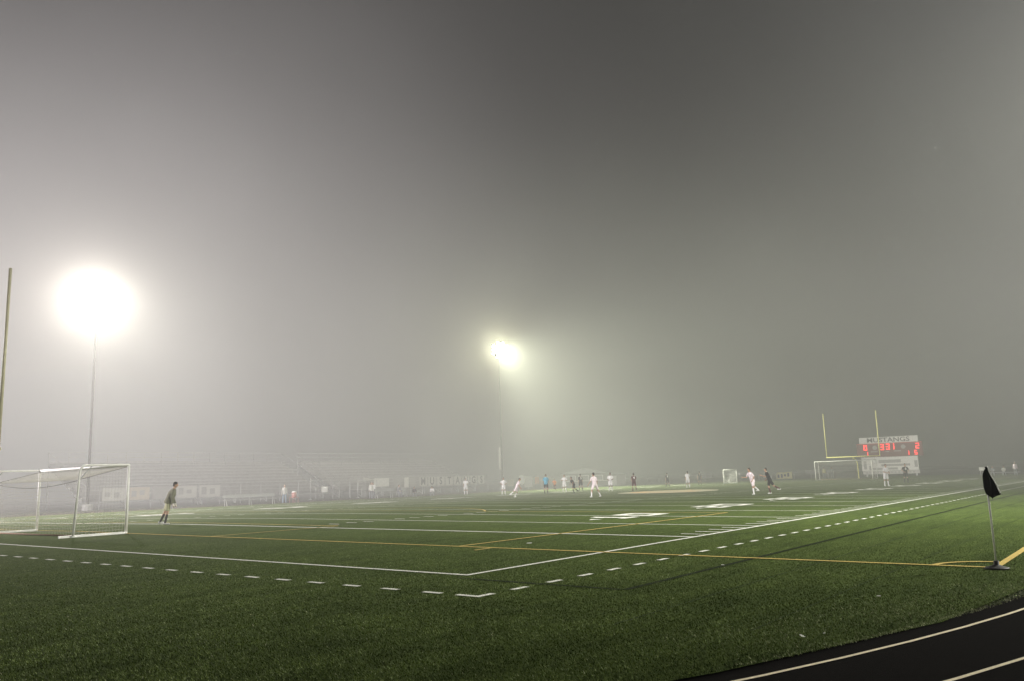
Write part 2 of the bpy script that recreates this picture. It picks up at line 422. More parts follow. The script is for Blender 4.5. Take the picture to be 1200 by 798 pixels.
# ------------------------------------------------------------------ corner flag
def corner_flag():
    t = empty('corner_flag', (4.45,-7.66,0.012), 'limp black corner flag on a white pole with round black rubber base', 'corner flag')
    b=MB().lathe([(.19,0),(.19,.012),(.165,.022),(.10,.040),(.055,.058),(.042,.064),(.042,.12),(.03,.125)]); b.build('base',M['black'],t,True)
    MB().tube([(0,0,.11),(0,0,.8),(0,0,1.63)],.0155,12).build('pole',M['white'],t,True)
    # drooping cloth: grid hung from the pole, swept to picture right
    R=Vector((.61,-.79,0)); F=Vector((.79,.61,0))
    nu,nv=14,16; v=[];f=[]
    topz=1.655
    for j in range(nv+1):
        s=j/nv
        left=-.065*math.sin(min(1,s*1.25)*PI/2)*(1 if s<.82 else 1-(s-.82)*2.2)
        right=.016+.175*s**.97
        zt=topz-.42*s
        for i in range(nu+1):
            u=i/nu
            xx=left+(right-left)*u+ .006*sin(9*s+2)
            zz=zt - .11*max(0,(s-.75)/.25)*(1-abs(u-.42)/.58) - .045*max(0,(s-.7)/.3)*(u**2)
            zz+= .10*s*(1-u)*(1-s)*.6
            dd=.028*sin(u*7.5+s*3)*(.25+s)+.012*sin(u*17+5*s)
            v.append(R*xx+F*(dd-.018)+Vector((0,0,zz)))
    for j in range(nv):
        for i in range(nu):
            a=j*(nu+1)+i; f.append([a,a+1,a+nu+2,a+nu+1])
    o=meshobj('flag',v,f,M['blackcloth'],t,True)
    md=o.modifiers.new('t','SOLIDIFY'); md.thickness=.004
    # pale hem along the free edge
    hem=[v[j*(nu+1)+nu]+R*.004 for j in range(nv+1)]
    MB().tube(hem,.011,6).build('hem',M['white'],o,True)
corner_flag()

# ------------------------------------------------------------------ goals
def net_patch(mb, P00,P10,P11,P01, cell=.12, r=.0032, sag=Vector((0,0,0))):
    P00,P10,P11,P01=map(Vector,(P00,P10,P11,P01))
    def pt(u,v): return P00*(1-u)*(1-v)+P10*u*(1-v)+P11*u*v+P01*(1-u)*v + sag*(4*u*(1-u))*(math.sin(PI*v) if v<1 else 0)
    nu=max(2,int(max((P10-P00).length,(P11-P01).length)/cell)); nv=max(2,int(max((P01-P00).length,(P11-P10).length)/cell))
    for i in range(nu+1): mb.tube([pt(i/nu,j/6) for j in range(7)],r,3,caps=False)
    for j in range(nv+1): mb.tube([pt(i/10,j/nv) for i in range(11)],r,3,caps=False)
def soccer_goal(x, d, label):
    """x: goal line; d: +1 if the net lies on the -x side"""
    t = empty('soccer_goal', (x,CY,gz(CY)-.02), label, 'goal', 'soccer goals')
    Wd,H=3.66,2.46; r=.050; dep=1.85
    sx=-d
    MB().tube([(0,-Wd-r,H+r),(0,Wd+r,H+r)],r,14).build('crossbar',M['white'],t,True)
    for s in (-1,1):
        MB().tube([(0,s*(Wd+r),0.03),(0,s*(Wd+r),H+r)],r,14).build('post',M['white'],t,True)
        # top depth bar curving down into the rear upright
        pts=[(0,s*(Wd+r),H+r+.02)]+[(sx*(dep-.25),s*(Wd+r+.12),H+r+.01)]
        for a in range(1,7):
            th=a/6*PI/2; pts.append((sx*(dep-.25+.25*sin(th)),s*(Wd+r+.12),H+r+.01-.25+.25*cos(th)))
        pts.append((sx*(dep+.12),s*(Wd+r+.12),.05))
        MB().tube(pts,.040,10).build('rear_frame',M['white'],t,True)
        MB().box(sx*(dep+.55) if sx<0 else -.03, .03 if sx<0 else sx*(dep+.55), s*(Wd+r)-.05, s*(Wd+r)+.05, 0,.075).build('ground_rail',M['white'],t)
        MB().tube([(sx*(dep-.02),s*(Wd+.16),H-.42),(sx*(dep-.42),s*(Wd+.16),H+.02)],.02,8).build('corner_brace',M['galv'],t,True)
    MB().tube([(sx*(dep+.1),-Wd,.06),(sx*(dep+.1),Wd,.06)],.03,8).build('rear_ground_bar',M['rust'],t,True)
    mb=MB(); zb=H-.45
    A=[(0,-Wd,H),(0,Wd,H)]; Bk=[(sx*(dep-.05),-Wd,zb),(sx*(dep-.05),Wd,zb)]; G_=[(sx*(dep+.1),-Wd,.06),(sx*(dep+.1),Wd,.06)]
    sg=Vector((0,0,-.16))
    net_patch(mb,A[0],A[1],Bk[1],Bk[0],sag=Vector((0,0,-.06)))
    net_patch(mb,Bk[0],Bk[1],G_[1],G_[0],sag=Vector((sx*.1,0,-.05)))
    for k in (0,1):
        y=(-Wd,Wd)[k]
        net_patch(mb,(0,y,H),Bk[k],G_[k],(0,y,.05))
    net=mb.build('net',M['net'],t)
    rp=MB()
    rp.tube([(Bk[0][0],-Wd+2*Wd*i/20,zb-.22*math.sin(PI*i/20)-.02) for i in range(21)],.009,6)
    rp.tube([A[0],Bk[0]],.009,6); rp.tube([A[1],Bk[1]],.009,6)
    rp.build('net_rope',M['netrope'],net,True)
    return t
g1=soccer_goal(SX0,1,'white box soccer goal with pale net at the left edge behind the goalkeeper')
g2=soccer_goal(SX1,-1,'white soccer goal far off under the yellow uprights in front of the scoreboard')

def goalpost(x,d,label,m):
    t=empty('football_goalpost',(x,CY-(.30 if d>0 else .15),gz(CY)),label,'goalpost','football goalposts')
    ox=-d*1.9
    pts=[(ox,0,0),(ox,0,1.9)]+[(ox+d*1.9*(1-cos(a*PI/16)) ,0,1.9+ .95*sin(a*PI/16)) for a in range(1,9)]
    MB().tube(pts,.085,14).build('gooseneck',m,t,True)
    MB().tube([(0,-3.62,3.05),(0,3.62,3.05)],.075,12).build('crossbar',m,t,True)
    for s in (-1,1): MB().tube([(0,s*3.56,3.05),(0,s*3.56,9.20)],(.052 if d>0 else .065),12).build('upright',m,t,True)
goalpost(0,1,'goalpost in yellow painted paler for the fog, cut off at the left edge with one upright showing',M['cream'])
goalpost(FL,-1,'bright yellow goalpost with two tall uprights in front of the scoreboard',M['yellow'])

def small_goal():
    t=empty('practice_goal',(97.9,37.3,gz(37.3)),'small square white practice goal on the far side of the field','goal',rz=rad(38))
    # faces the camera: mouth in local YZ plane
    for s in (-1,1): MB().tube([(0,s*.9,0),(0,s*.9,1.83)],.06,8).build('post',M['white'],t,True)
    MB().tube([(0,-.94,1.83),(0,.94,1.83)],.06,8).build('crossbar',M['white'],t,True)
    MB().tube([(0,.9,.03),(1.9,0,.03),(0,-.9,.03)],.035,8).build('ground_frame',M['white'],t,True)
    mb=MB()
    for s in (-1,1):
        net_patch(mb,(0,s*.9,1.83),(1.9,0,.05),(1.9,0,.04),(0,s*.9,.04),cell=.14,r=.006)
    net_patch(mb,(0,-.9,1.83),(0,.9,1.83),(1.9,.02,.05),(1.9,-.02,.05),cell=.14,r=.006)
    mb.build('net',M['white'],t)
small_goal()

# ------------------------------------------------------------------ floodlight towers
def tower(x,y,H,label,tgt):
    t=empty('floodlight_tower',(x,y,0),label,'floodlight tower','floodlight towers round the field')
    dr=(Vector(tgt)-Vector((x,y,H))); az=math.atan2(dr.y,dr.x); t.rotation_euler=(0,0,az)
    MB().tube([(0,0,-.3),(0,0,H*.5),(0,0,H+1.5)],.13,16,.065).build('pole',M['towerpole'],t,True)
    MB().lathe([(.45,0),(.45,.5),(.3,.55)],n=16).build('footing',M['bannergrey'],t)
    if x>60: MB().box(-.42,-.24,-.28,.28,3.0,6.2).build('equipment_box',M['white_dull'],t)
    for k,z in enumerate((-1.0,-.5,0,.5,1.0)):
        cw=.7 if abs(z)>.8 else 1.5
        MB().box(-.06,.06,-cw,cw,H+z-.06,H+z+.06).build('crossarm',M['galv'],t)
        for yy in ((-.4,.4) if abs(z)>.8 else (-1.2,-.4,.4,1.2)):
            a=rad(-28)
            Mx=Matrix.Translation((.34,yy,H+z-.04))@Matrix.Rotation(-a+PI/2,4,'Y')
            hb=MB().lathe([(.10,-.26),(.15,-.19),(.22,.0),(.235,.04)],n=18); hb.v=[Mx@q for q in hb.v]
            lamp=hb.build('lamp_head',M['chrome'],t,True)
            lb=MB().lathe([(.21,.042),(.19,.058),(.10,.07)],n=18); lb.v=[Mx@q for q in lb.v]
            lb.build('lamp_glass',M['lens'],lamp,True)
    return t
T1=(25.2,67.0,19.3); T2=(84.7,66.6,20.6); T5=(-20,63,19.0); T6=(-24,-30,19.8); T3=(25.5,-23,19.8); T4=(85.5,-23,19.8)
tower(*T1,'tall floodlight tower burning very large and white at the left beyond the stand',(35,24,0))
tower(*T2,'floodlight tower with a small bright glare above the far sideline in the centre',(72,24,0))
tower(*T5,'floodlight tower past the left bend of the track, outside the picture',(10,24,0))
tower(*T6,'unseen floodlight tower added as fill behind the camera near the track bend',(15,15,0))  # unseen tower added for weak fill on posts and foreground
tower(*T3,'floodlight tower on the near side out of the picture to the right',(40,24,0))
tower(*T4,'floodlight tower on the near side beyond the right picture edge',(72,24,0))

# ------------------------------------------------------------------ bleachers
def bleachers(x0,x1,label,rows=10):
    y0,z0=70.0,1.0
    t=empty('bleachers',((x0+x1)/2,y0,0),label,'bleachers'); ox=(x0+x1)/2
    X0,X1=x0-ox,x1-ox
    for i in range(rows):
        yy=i*.82; zz=z0+i*.365
        ex=min(i,3)*0
        r=MB(); r.box(X0,X1,yy+.3,yy+.80,zz-.05,zz-.01); r.box(X0,X1,yy+.80,yy+.83,zz-.3,zz+.30); r.build('riser',M['bleachdark'],t)
        MB().box(X0,X1,yy,yy+.27,zz+.36,zz+.41).build('seat_plank',M['bleach'],t)
    fr=MB()
    n=int((X1-X0)/3.6)
    for k in range(n+1):
        x=X0+(X1-X0)*k/n
        fr.tube([(x,8.1,0),(x,8.1,z0+.365*rows)],.05,6); fr.tube([(x,0.05,0),(x,8.1,z0+.365*rows-.3)],.05,6); fr.tube([(x,0.05,0),(x,.05,z0)],.05,6)
    fr.build('support_frame',M['galv'],t)
    bk=MB()
    for z in (.55,1.05): bk.tube([(X0,8.3,z0+.365*rows+z),(X1,8.3,z0+.365*rows+z)],.025,6)
    for k in range(2*n+1):
        x=X0+(X1-X0)*k/(2*n); bk.tube([(x,8.3,z0+.365*rows-.4),(x,8.3,z0+.365*rows+1.05)],.025,6)
    bk.build('back_rail',M['galv'],t)
    for s,x in ((-1,X0-.05),(1,X1+.05)):
        e=MB(); e.tube([(x,-.1,z0+1.1),(x,8.2,z0+.365*rows+1.0)],.025,6)
        for k in range(6): e.tube([(x,k*1.62,z0+k*.72-.2),(x,k*1.62,z0+1.1+k*.70)],.02,6)
        e.build('end_rail',M['galv'],t)
    return t
bleachers(26.5,54.5,'long grey bleachers section with bare planks on the left, behind the long white bench')
bleachers(57.0,82.5,'grey bleachers section behind the row of letter banners')

# front guard rail in front of each section
def guard_rail(x0,x1,y,z0,z1,label):
    t=empty('guard_rail',((x0+x1)/2,y,0),label,'railing'); X=(x1-x0)/2
    MB().tube([(-X,0,z1),(X,0,z1)],.035,8).build('top_rail',M['alu'],t)
    MB().tube([(-X,0,z0),(X,0,z0)],.03,8).build('bottom_rail',M['alu'],t)
    n=int(2*X/2.4)
    for k in range(n+1): MB().tube([(-X+2*X*k/n,0.03,0),(-X+2*X*k/n,.03,z1)],.03,8).build('post',M['alu'],t)
    return t
guard_rail(26.8,54.4,68.1,.62,2.12,'metal guard rail with pale banners in front of the left bleachers')
guard_rail(57.0,83.0,68.1,.92,2.27,'metal guard rail carrying the letter banners in front of the right bleachers')
def text_mesh(s, size, material, parent, name, rot, loc, extrude=.0, bold=0.0, align='CENTER', sx=1):
    cu=bpy.data.curves.new(name,'FONT'); cu.body=s; cu.size=size; cu.align_x=align; cu.align_y='CENTER'; cu.extrude=extrude; cu.offset=bold; cu.resolution_u=3
    tmp=bpy.data.objects.new('tmp',cu); C.objects.link(tmp)
    me=bpy.data.meshes.new_from_object(tmp.evaluated_get(bpy.context.evaluated_depsgraph_get()))
    bpy.data.objects.remove(tmp); me.name=name; me.materials.clear(); me.materials.append(material)
    o=bpy.data.objects.new(name,me); C.objects.link(o)
    if parent: o.parent=parent
    o.matrix_local=Matrix.Translation(loc)@rot@Matrix.Diagonal((sx,1,1,1))
    return o
FACE_Y=Matrix.Rotation(PI/2,4,'X')                         # reads from the -Y side
FACE_X=Matrix(((0,0,-1,0),(-1,0,0,0),(0,1,0,0),(0,0,0,1)))   # reads from the -X side
word='MUSTANGS'
order=['first','second','third','fourth','fifth','sixth','seventh','last']
for i,ch in enumerate(word):
    x=69.6+12.0*i/7
    t=tag(meshobj('letter_banner',[(-.70,0,-.58),(.70,0,-.58),(.70,0,.58),(-.70,0,.58)],[(0,1,2,3)],M['banner']),
        'white banner with dark letter %s on the rail, %s of eight from left'%(ch,order[i]),'banner','letter banners on the guard rail')
    t.location=(x,68.0,1.60)
    text_mesh(ch,1.35,M['letter'],t,'letter',FACE_Y,(0,-.012,0),bold=.035,sx=.9)
def banner(x0,x1,y,z0,z1,m,label,group=None,bars=0,facex=False,barm=None):
    cx,cz=(x0+x1)/2,(z0+z1)/2; w,hh=abs(x1-x0)/2,(z1-z0)/2
    if not facex:
        o=meshobj('banner',[(-w,0,-hh),(w,0,-hh),(w,0,hh),(-w,0,hh)],[(0,1,2,3)],m); o.location=(cx,y,cz)
    else:
        o=meshobj('banner',[(0,w,-hh),(0,-w,-hh),(0,-w,hh),(0,w,hh)],[(0,1,2,3)],m); o.location=(y,cx,cz)
    tag(o,label,'banner',group)
    for k in range(bars):
        u0=-w*.8+1.6*w*k/bars; u1=u0+1.6*w/bars*.6; zz0=-hh*(.2+.5*random.random()); zz1=hh*(.25+.5*random.random())
        if not facex: q=[(u0,-.012,zz0),(u1,-.012,zz0),(u1,-.012,zz1),(u0,-.012,zz1)]
        else: q=[(-.012,-u0,zz0),(-.012,-u1,zz0),(-.012,-u1,zz1),(-.012,-u0,zz1)]
        meshobj('printed_patch',q,[(0,1,2,3)],barm or M['letter'],o)
    return o
lb=['pale banner at the left end of the stand, seen through the goal net','beige banner just right of the near goal post on the stand rail',
    'grey banner on the stand rail left of the goalkeeper','pale banner on the stand rail just right of the goalkeeper','faint white banner on the stand rail just left of the long bench']
for k,(x0,x1,m) in enumerate(((27.0,29.2,M['banner']),(29.6,31.6,M['beige']),(31.9,33.7,M['bannergrey']),(34.4,36.6,M['banner']),(36.9,39.3,M['banner']))):
    banner(x0,x1,68.0,.75,1.95,m,lb[k],bars=2,barm=M['bannergrey'])
banner(52.6,53.5,68.0,.75,1.4,M['white'],'small square white sign on the stand rail left of the two standing coaches')
banner(60.8,63.4,68.0,1.15,2.2,M['white_dull'],'blank whitish banner on the rail above the second white bench',bars=0)
banner(66.1,66.9,68.0,.95,2.2,M['white_dull'],'narrow upright white banner left of the letter banners')
banner(64.2,65.6,68.0,1.0,2.2,M['bannergrey'],'narrow grey banner on the rail behind the seated figures')
banner(67.2,68.4,68.0,1.0,2.2,M['bannergrey'],'grey banner beside the first letter banner')

# fence to the right of the stand
def chain_fence(pts,hh,label,wires=True):
    o0=Vector((pts[0][0],pts[0][1],0))
    t=empty('chain_link_fence',o0,label,'fence')
    Pp=[Vector((x,y,0))-o0 for x,y in pts]
    MB().tube([p+Vector((0,0,hh)) for p in Pp],.03,6).build('top_rail',M['galv'],t)
    wm=MB()
    for a,b in zip(Pp,Pp[1:]):
        L=(b-a).length; n=max(1,round(L/3))
        for k in range(n): MB().tube([a+(b-a)*k/n,a+(b-a)*k/n+Vector((0,0,hh))],.035,6).build('post',M['galv'],t)
        m_=int(L/.3)
        for k in range(m_):
            q=a+(b-a)*k/m_; e=a+(b-a)*min(1,(k*1.0+4)/m_)
            wm.tube([q,e+Vector((0,0,hh))],.004,3,caps=False); wm.tube([e,q+Vector((0,0,hh))],.004,3,caps=False)
    wm.build('wire_mesh',M['galv'],t)
    return t
chain_fence([(83.6,68.4),(100,68.4)],1.3,'chain link fence between the stand and the low hut')
chain_fence([(114.5,66),(128,62),(137,52),(139,43),(139,34)],1.3,'chain link fence curving round the far end of the track')
o=tag(MB().lathe([(.72,-.03),(.72,.03)],n=32).build('round_sign',M['white']),'round white sign on the far fence just right of the leaning player','sign')
o.location=(91.5,68.25,1.4); o.rotation_euler=(PI/2,0,0)
banner(92.1,94.4,68.3,.25,1.9,M['white_dull'],'pale banner with horizontal stripes right of the round sign')
banner(95.0,96.1,68.3,.7,1.75,M['orangeban'],'small orange banner on the far fence left of the blue shirted referee')
banner(88.0,89.6,68.3,.5,1.5,M['beige'],'small beige banner on the fence left of the round sign')
banner(58.3,60.3,138.0-.1,.55,1.75,M['bannergrey'],'grey banner with two pale stripes at the far end left of the small goal',bars=0,facex=True)
banner(43.2,46.2,138.7,.05,1.3,M['yellowban'],'yellowish banner with dark marks on the far end fence right of the two running players',bars=4,facex=True)
banner(47.0,48.6,138.7,.25,1.1,M['bannergrey'],'dim grey banner left of the yellowish banner at the far end',bars=0,facex=True)
banner(38.6,40.8,138.7,.9,1.5,M['bannergrey'],'low grey banner just left of the far soccer goal',bars=0,facex=True)

# low hut
def hut():
    t=empty('concession_hut',(109.1,57.2,0),'low pale hut with a shallow gable roof at the far left corner of the track','hut',rz=rad(-52))
    # local x runs to picture right, local -y faces the camera
    t.location=(109.4,66.6,0)
    w=MB(); w.box(-5.2,2.4,0,4,0,2.1); w.build('wall',M['brick'],t)
    w=MB(); w.box(2.403,5.4,.3,3.6,0,1.85); w.build('side_wing',M['brick'],t)
    r=MB(); a=[(-5.5,-.5,2.1),(-1.4,-.5,3.0),(2.7,-.5,2.1)]; b=[(x,4.4,z) for x,y,z in a]
    r.quad(a[0],a[1],b[1],b[0]); r.quad(a[1],a[2],b[2],b[1]); r.v+= [Vector(q) for q in a]; k=len(r.v); r.f.append([k-3,k-2,k-1])
    r.build('roof',M['roof'],t)
    MB().box(2.5,5.7,-.2,3.9,1.86,1.98).build('wing_roof',M['roof'],t)
    for x0,x1 in ((-4.7,-3.0),(-2.6,-.8),(-.4,1.6)):
        fr=MB().box(x0,x1,-.05,-.002,.9,1.8).build('window',M['white_dull'],t)
        MB().box(x0+.1,x1-.1,-.06,-.052,1.0,1.7).build('pane',M['bannergrey'],fr)
    MB().box(3.0,3.9,.24,.298,0,1.6).build('door',M['white_dull'],t)
    MB().box(-5.2,2.4,-.12,-.062,.78,.86).build('counter',M['white_dull'],t)
hut()

# ------------------------------------------------------------------ scoreboard
def scoreboard():
    cy=27.3
    t=empty('scoreboard',(142,cy,0),'red lit electronic scoreboard with white MUSTANGS header at the far end','scoreboard')
    def panel(name,y0,y1,z0,z1,x0,x1,m,par=None):
        return MB().box(x0,x1,-abs(y1-cy) if 0 else min(y0,y1)-cy,max(y0,y1)-cy,z0,z1).build(name,m,par or t)
    for y in (31.4,23.4): panel('support_leg',y-.12,y+.12,-.2,6.6,.35,.6,M['galv'])
    hp=panel('header_panel',22.6,32.1,5.72,6.75,0,.3,M['white_dull'])
    text_mesh('MUSTANGS',1.05,M['letter'],hp,'header_lettering',FACE_X,(-.012,0.05,6.2),bold=.02,sx=1.28)
    panel('display_panel',22.0,32.6,3.35,5.70,-.02,.3,M['maroonboard'])
    panel('display_trim',22.0,32.6,5.60,5.66,-.06,-.022,M['ledlow'])
    lp=panel('sponsor_panel',22.9,32.0,1.0,3.33,0,.3,M['white_dull'])
    bp_=panel('base_panel',22.8,31.9,.42,.95,-.01,.25,M['banner'])
    for (y0,y1,z0,z1) in ((29.2,25.6,2.3,2.85),(30.8,30.3,1.1,1.9),(28.8,24.2,1.75,2.1),(23.5,23.0,1.5,2.6),(31.7,31.2,1.3,2.7),(30.6,26.2,1.15,1.5)):
        panel('advert_patch',y0,y1,z0,z1,-.012,-.001,M['bannergrey'],lp)
    for k in range(14): panel('advert_patch',31.4-.58*k,31.1-.58*k,.6,.8,-.022,-.011,M['bannergrey'],bp_)
    def digit(ch,yc,zc,Hh=1.0):
        w=Hh*.6; tt=Hh*.14; mb=MB()
        segs={'a':(-w/2,w/2,Hh/2-tt,Hh/2),'d':(-w/2,w/2,-Hh/2,-Hh/2+tt),'g':(-w/2,w/2,-tt/2,tt/2),
              'b':(w/2-tt,w/2,0,Hh/2),'c':(w/2-tt,w/2,-Hh/2,0),'f':(-w/2,-w/2+tt,0,Hh/2),'e':(-w/2,-w/2+tt,-Hh/2,0)}
        for i,s_ in enumerate(SEG[ch]):
            a,b,c,d=segs[s_]; off=.002*i
            mb.box(-.075-off,-.024,yc-cy-b,yc-cy-a,zc+c,zc+d)
        mb.build('digit',M['led'],t)
    digit('0',31.15,5.0,.92); digit('1',31.0,3.92,.74)
    digit('3',28.4,5.02,1.0); digit('3',27.45,5.05,1.0); digit('1',26.7,5.05,1.0)
    digit('2',22.75,5.0,.92); digit('1',24.35,3.9,.74); digit('5',23.1,3.92,.74)
    for y in (29.6,25.0):
        e=MB(); 
        k=[Vector((-.024,y-cy+.38*cos(a*PI/6),4.95+.38*sin(a*PI/6))) for a in range(12)]
        e.v=k; e.f=[list(range(11,-1,-1))]; e.build('emblem',M['bannergrey'],t)
    for y0,y1,z in ((30.3,29.2,4.2),(27.9,27.3,4.15),(26.5,25.4,4.2)):
        panel('caption_strip',y0,y1,z,z+.16,-.03,-.022,M['bannergrey'])
scoreboard()

# ------------------------------------------------------------------ benches, cooler, poles
def bench(x0,x1,y,label,rot=0):
    t=empty('team_bench',((x0+x1)/2,y,gz(y)),label,'bench','team benches',rz=rot); X=abs(x1-x0)/2
    MB().box(-X,X,-.02,.30,.50,.55).build('seat',M['alu'],t)
    MB().box(-X,X,.34,.38,.72,1.02).build('backrest',M['alu'],t)
    n=max(2,int(2*X/2)+1)
    for k in range(n):
        x=-X+.2+(2*X-.4)*k/(n-1)
        l=MB(); l.tube([(x,0,0),(x,.14,.5)],.03,6); l.tube([(x,.36,0),(x,.34,1.0)],.03,6); l.build('leg',M['galv'],t)
bench(32.4,37.9,56.6,'long white bench on the far sideline right of the goalkeeper')
bench(50.6,55.4,56.6,'shorter white bench right of the two standing coaches')
b3=empty('team_bench',(118,7.4,0),'low bench at the right edge with seated people by the black flag','bench','team benches',rz=-PI/2)
MB().box(-2.0,2.0,-.15,.15,.42,.47).build('seat',M['alu'],b3)
for x in (-1.6,0,1.6): MB().tube([(x,0,0),(x,0,.42)],.04,6).build('leg',M['galv'],b3)

t=empty('drink_cooler',(39.9,56.6,gz(56.6)+.0),'red cooler with white lid on a stand beside the far sideline','cooler')
MB().lathe([(.2,.55),(.23,.6),(.23,1.0)],n=20).build('body',M['red'],t,True)
MB().lathe([(.235,1.0),(.235,1.06),(.1,1.1)],n=20).build('lid',M['white'],t,True)
st=MB(); st.box(-.35,.35,-.3,.3,.5,.55)
for a in (-.3,.3):
    for b in (-.25,.25): st.tube([(a,b,0),(a,b,.5)],.025,6)
st.build('stand',M['red'],t)

def thin_pole(x,y,hh,r,label,m='alu'):
    t=empty('marker_pole',(x,y,0),label,'pole')
    MB().tube([(0,0,0),(0,0,hh)],r,8).build('shaft',M[m],t,True); MB().lathe([(.18,0),(.18,.05),(.05,.09)],n=14).build('foot',M['galv'],t)
thin_pole(49.4,66,2.4,.055,'thin white pole in front of the left bleachers')
thin_pole(54.6,64,1.75,.05,'short white pole left of the two standing coaches')
# equipment tent, dark canopy left of coaches
t=empty('canopy_tent',(57.3,66.0,0),'small dark canopy between the two bleacher sections','canopy')
q=MB(); A=[(-1.1,-1.1,1.95),(1.1,-1.1,1.95),(1.1,1.1,1.95),(-1.1,1.1,1.95)]; top=(0,0,2.35)
for i in range(4): k=len(q.v); q.v+=[Vector(A[i]),Vector(A[(i+1)%4]),Vector(top)]; q.f.append([k,k+1,k+2])
q.build('roof',M['bannergrey'],t)
for a in A: MB().tube([(a[0],a[1],0),a],.025,6).build('leg',M['alu'],t)
# scraps on the turf
for (x,y,sx,sy,rz,lab) in ((.45,-6.84,.03,.02,.3,'small white scrap lying on the turf near the track, below the corner flag line'),
        (-2.70,-6.90,.06,.012,.6,'crumpled white strip of tape on the turf beside the track'),
        (-2.44,-7.04,.03,.008,.2,'tiny white tape end just right of the crumpled strip'),
        (5.88,3.01,.06,.05,.2,'white fleck on the turf beside the penalty area line'),
        (3.11,-3.46,.03,.02,.5,'white fleck on the dark turf seam')):
    n=7; v=[];f=[]
    for i in range(n+1):
        u=i/n*2-1
        for s in (-1,1): v.append((u*sx,s*sy*(1+.4*random.random()),.012*abs(sin(3.3*u+1))+.004*random.random()))
    for i in range(n): f.append([2*i,2*i+2,2*i+3,2*i+1])
    o=tag(meshobj('paper_scrap',v,f,M['paper']),lab,'litter','white scraps on the turf'); o.location=(x,y,gz(y)+.016); o.rotation_euler=(0,0,rz)

# ------------------------------------------------------------------ people
def cap(bm, A, B, ra, rb, seg=12, flat=1.0, side=None):
    """closed tapered capsule from A to B appended to bm; flat squeezes along 'fwd' perpendicular"""
    A=Vector(A); B=Vector(B); t=(B-A); L=t.length
    if L<1e-6: t=Vector((0,0,1)); L=1e-6
    t.normalize()
    side=Vector(side) if side is not None else (Vector((0,1,0)) if abs(t.y)<.9 else Vector((1,0,0)))
    a=(side-t*side.dot(t)).normalized(); b=t.cross(a)
    rings=[]
    for k in range(4):
        th=PI/2*(1-k/4); rings.append((A-t*ra*sin(th)*.9, ra*cos(th)))
    for k in range(1,4): rings.append((A+t*L*k/4, ra+(rb-ra)*k/4))
    for k in range(0,4):
        th=PI/2*(k/4); rings.append((B+t*rb*sin(th)*.9, rb*cos(th)))
    vs=[]
    for c,r in rings:
        r=max(r,.001); vs.append([bm.verts.new(c+a*cos(2*PI*j/seg)*r+b*sin(2*PI*j/seg)*r*flat) for j in range(seg)])
    for i in range(len(vs)-1):
        for j in range(seg):
            j2=(j+1)%seg; bm.faces.new([vs[i][j],vs[i][j2],vs[i+1][j2],vs[i+1][j]])
    bm.faces.new(list(reversed(vs[0]))); bm.faces.new(vs[-1])
def ell(bm, c, rx, ry, rz, Rm=None, seg=16):
    g=bmesh.ops.create_uvsphere(bm,u_segments=seg,v_segments=seg//2+2,radius=1)
    for v in g['verts']:
        p=Vector((v.co.x*rx,v.co.y*ry,v.co.z*rz))
        if Rm is not None: p=Rm@p
        v.co=Vector(c)+p
def stack(bm, rings, seg=20):
    """torso-like closed loft: rings = (centre, side, fwd, half width, half depth)"""
    vs=[]
    for c,s,f_,w,d in rings:
        vs.append([bm.verts.new(c+s*cos(2*PI*j/seg)*w+f_*sin(2*PI*j/seg)*d) for j in range(seg)])
    for i in range(len(vs)-1):
        for j in range(seg):
            j2=(j+1)%seg; bm.faces.new([vs[i][j],vs[i][j2],vs[i+1][j2],vs[i+1][j]])
    bm.faces.new(list(reversed(vs[0]))); bm.faces.new(vs[-1])
def remesh(bm, name, vox, material, parent, smooth_it=2):
    bmesh.ops.recalc_face_normals(bm, faces=bm.faces)
    me=bpy.data.meshes.new('tmp'); bm.to_mesh(me); bm.free()
    o=bpy.data.objects.new('tmp',me); C.objects.link(o)
    md=o.modifiers.new('r','REMESH'); md.mode='VOXEL'; md.voxel_size=vox; md.use_smooth_shade=True
    if smooth_it:
        s=o.modifiers.new('s','SMOOTH'); s.factor=.5; s.iterations=smooth_it
    m2=bpy.data.meshes.new_from_object(o.evaluated_get(bpy.context.evaluated_depsgraph_get()))
    bpy.data.objects.remove(o); bpy.data.meshes.remove(me)
    m2.name=name; m2.materials.clear(); m2.materials.append(material)
    m2.polygons.foreach_set('use_smooth',[True]*len(m2.polygons))
    ob=bpy.data.objects.new(name,m2); C.objects.link(ob); ob.parent=parent
    return ob
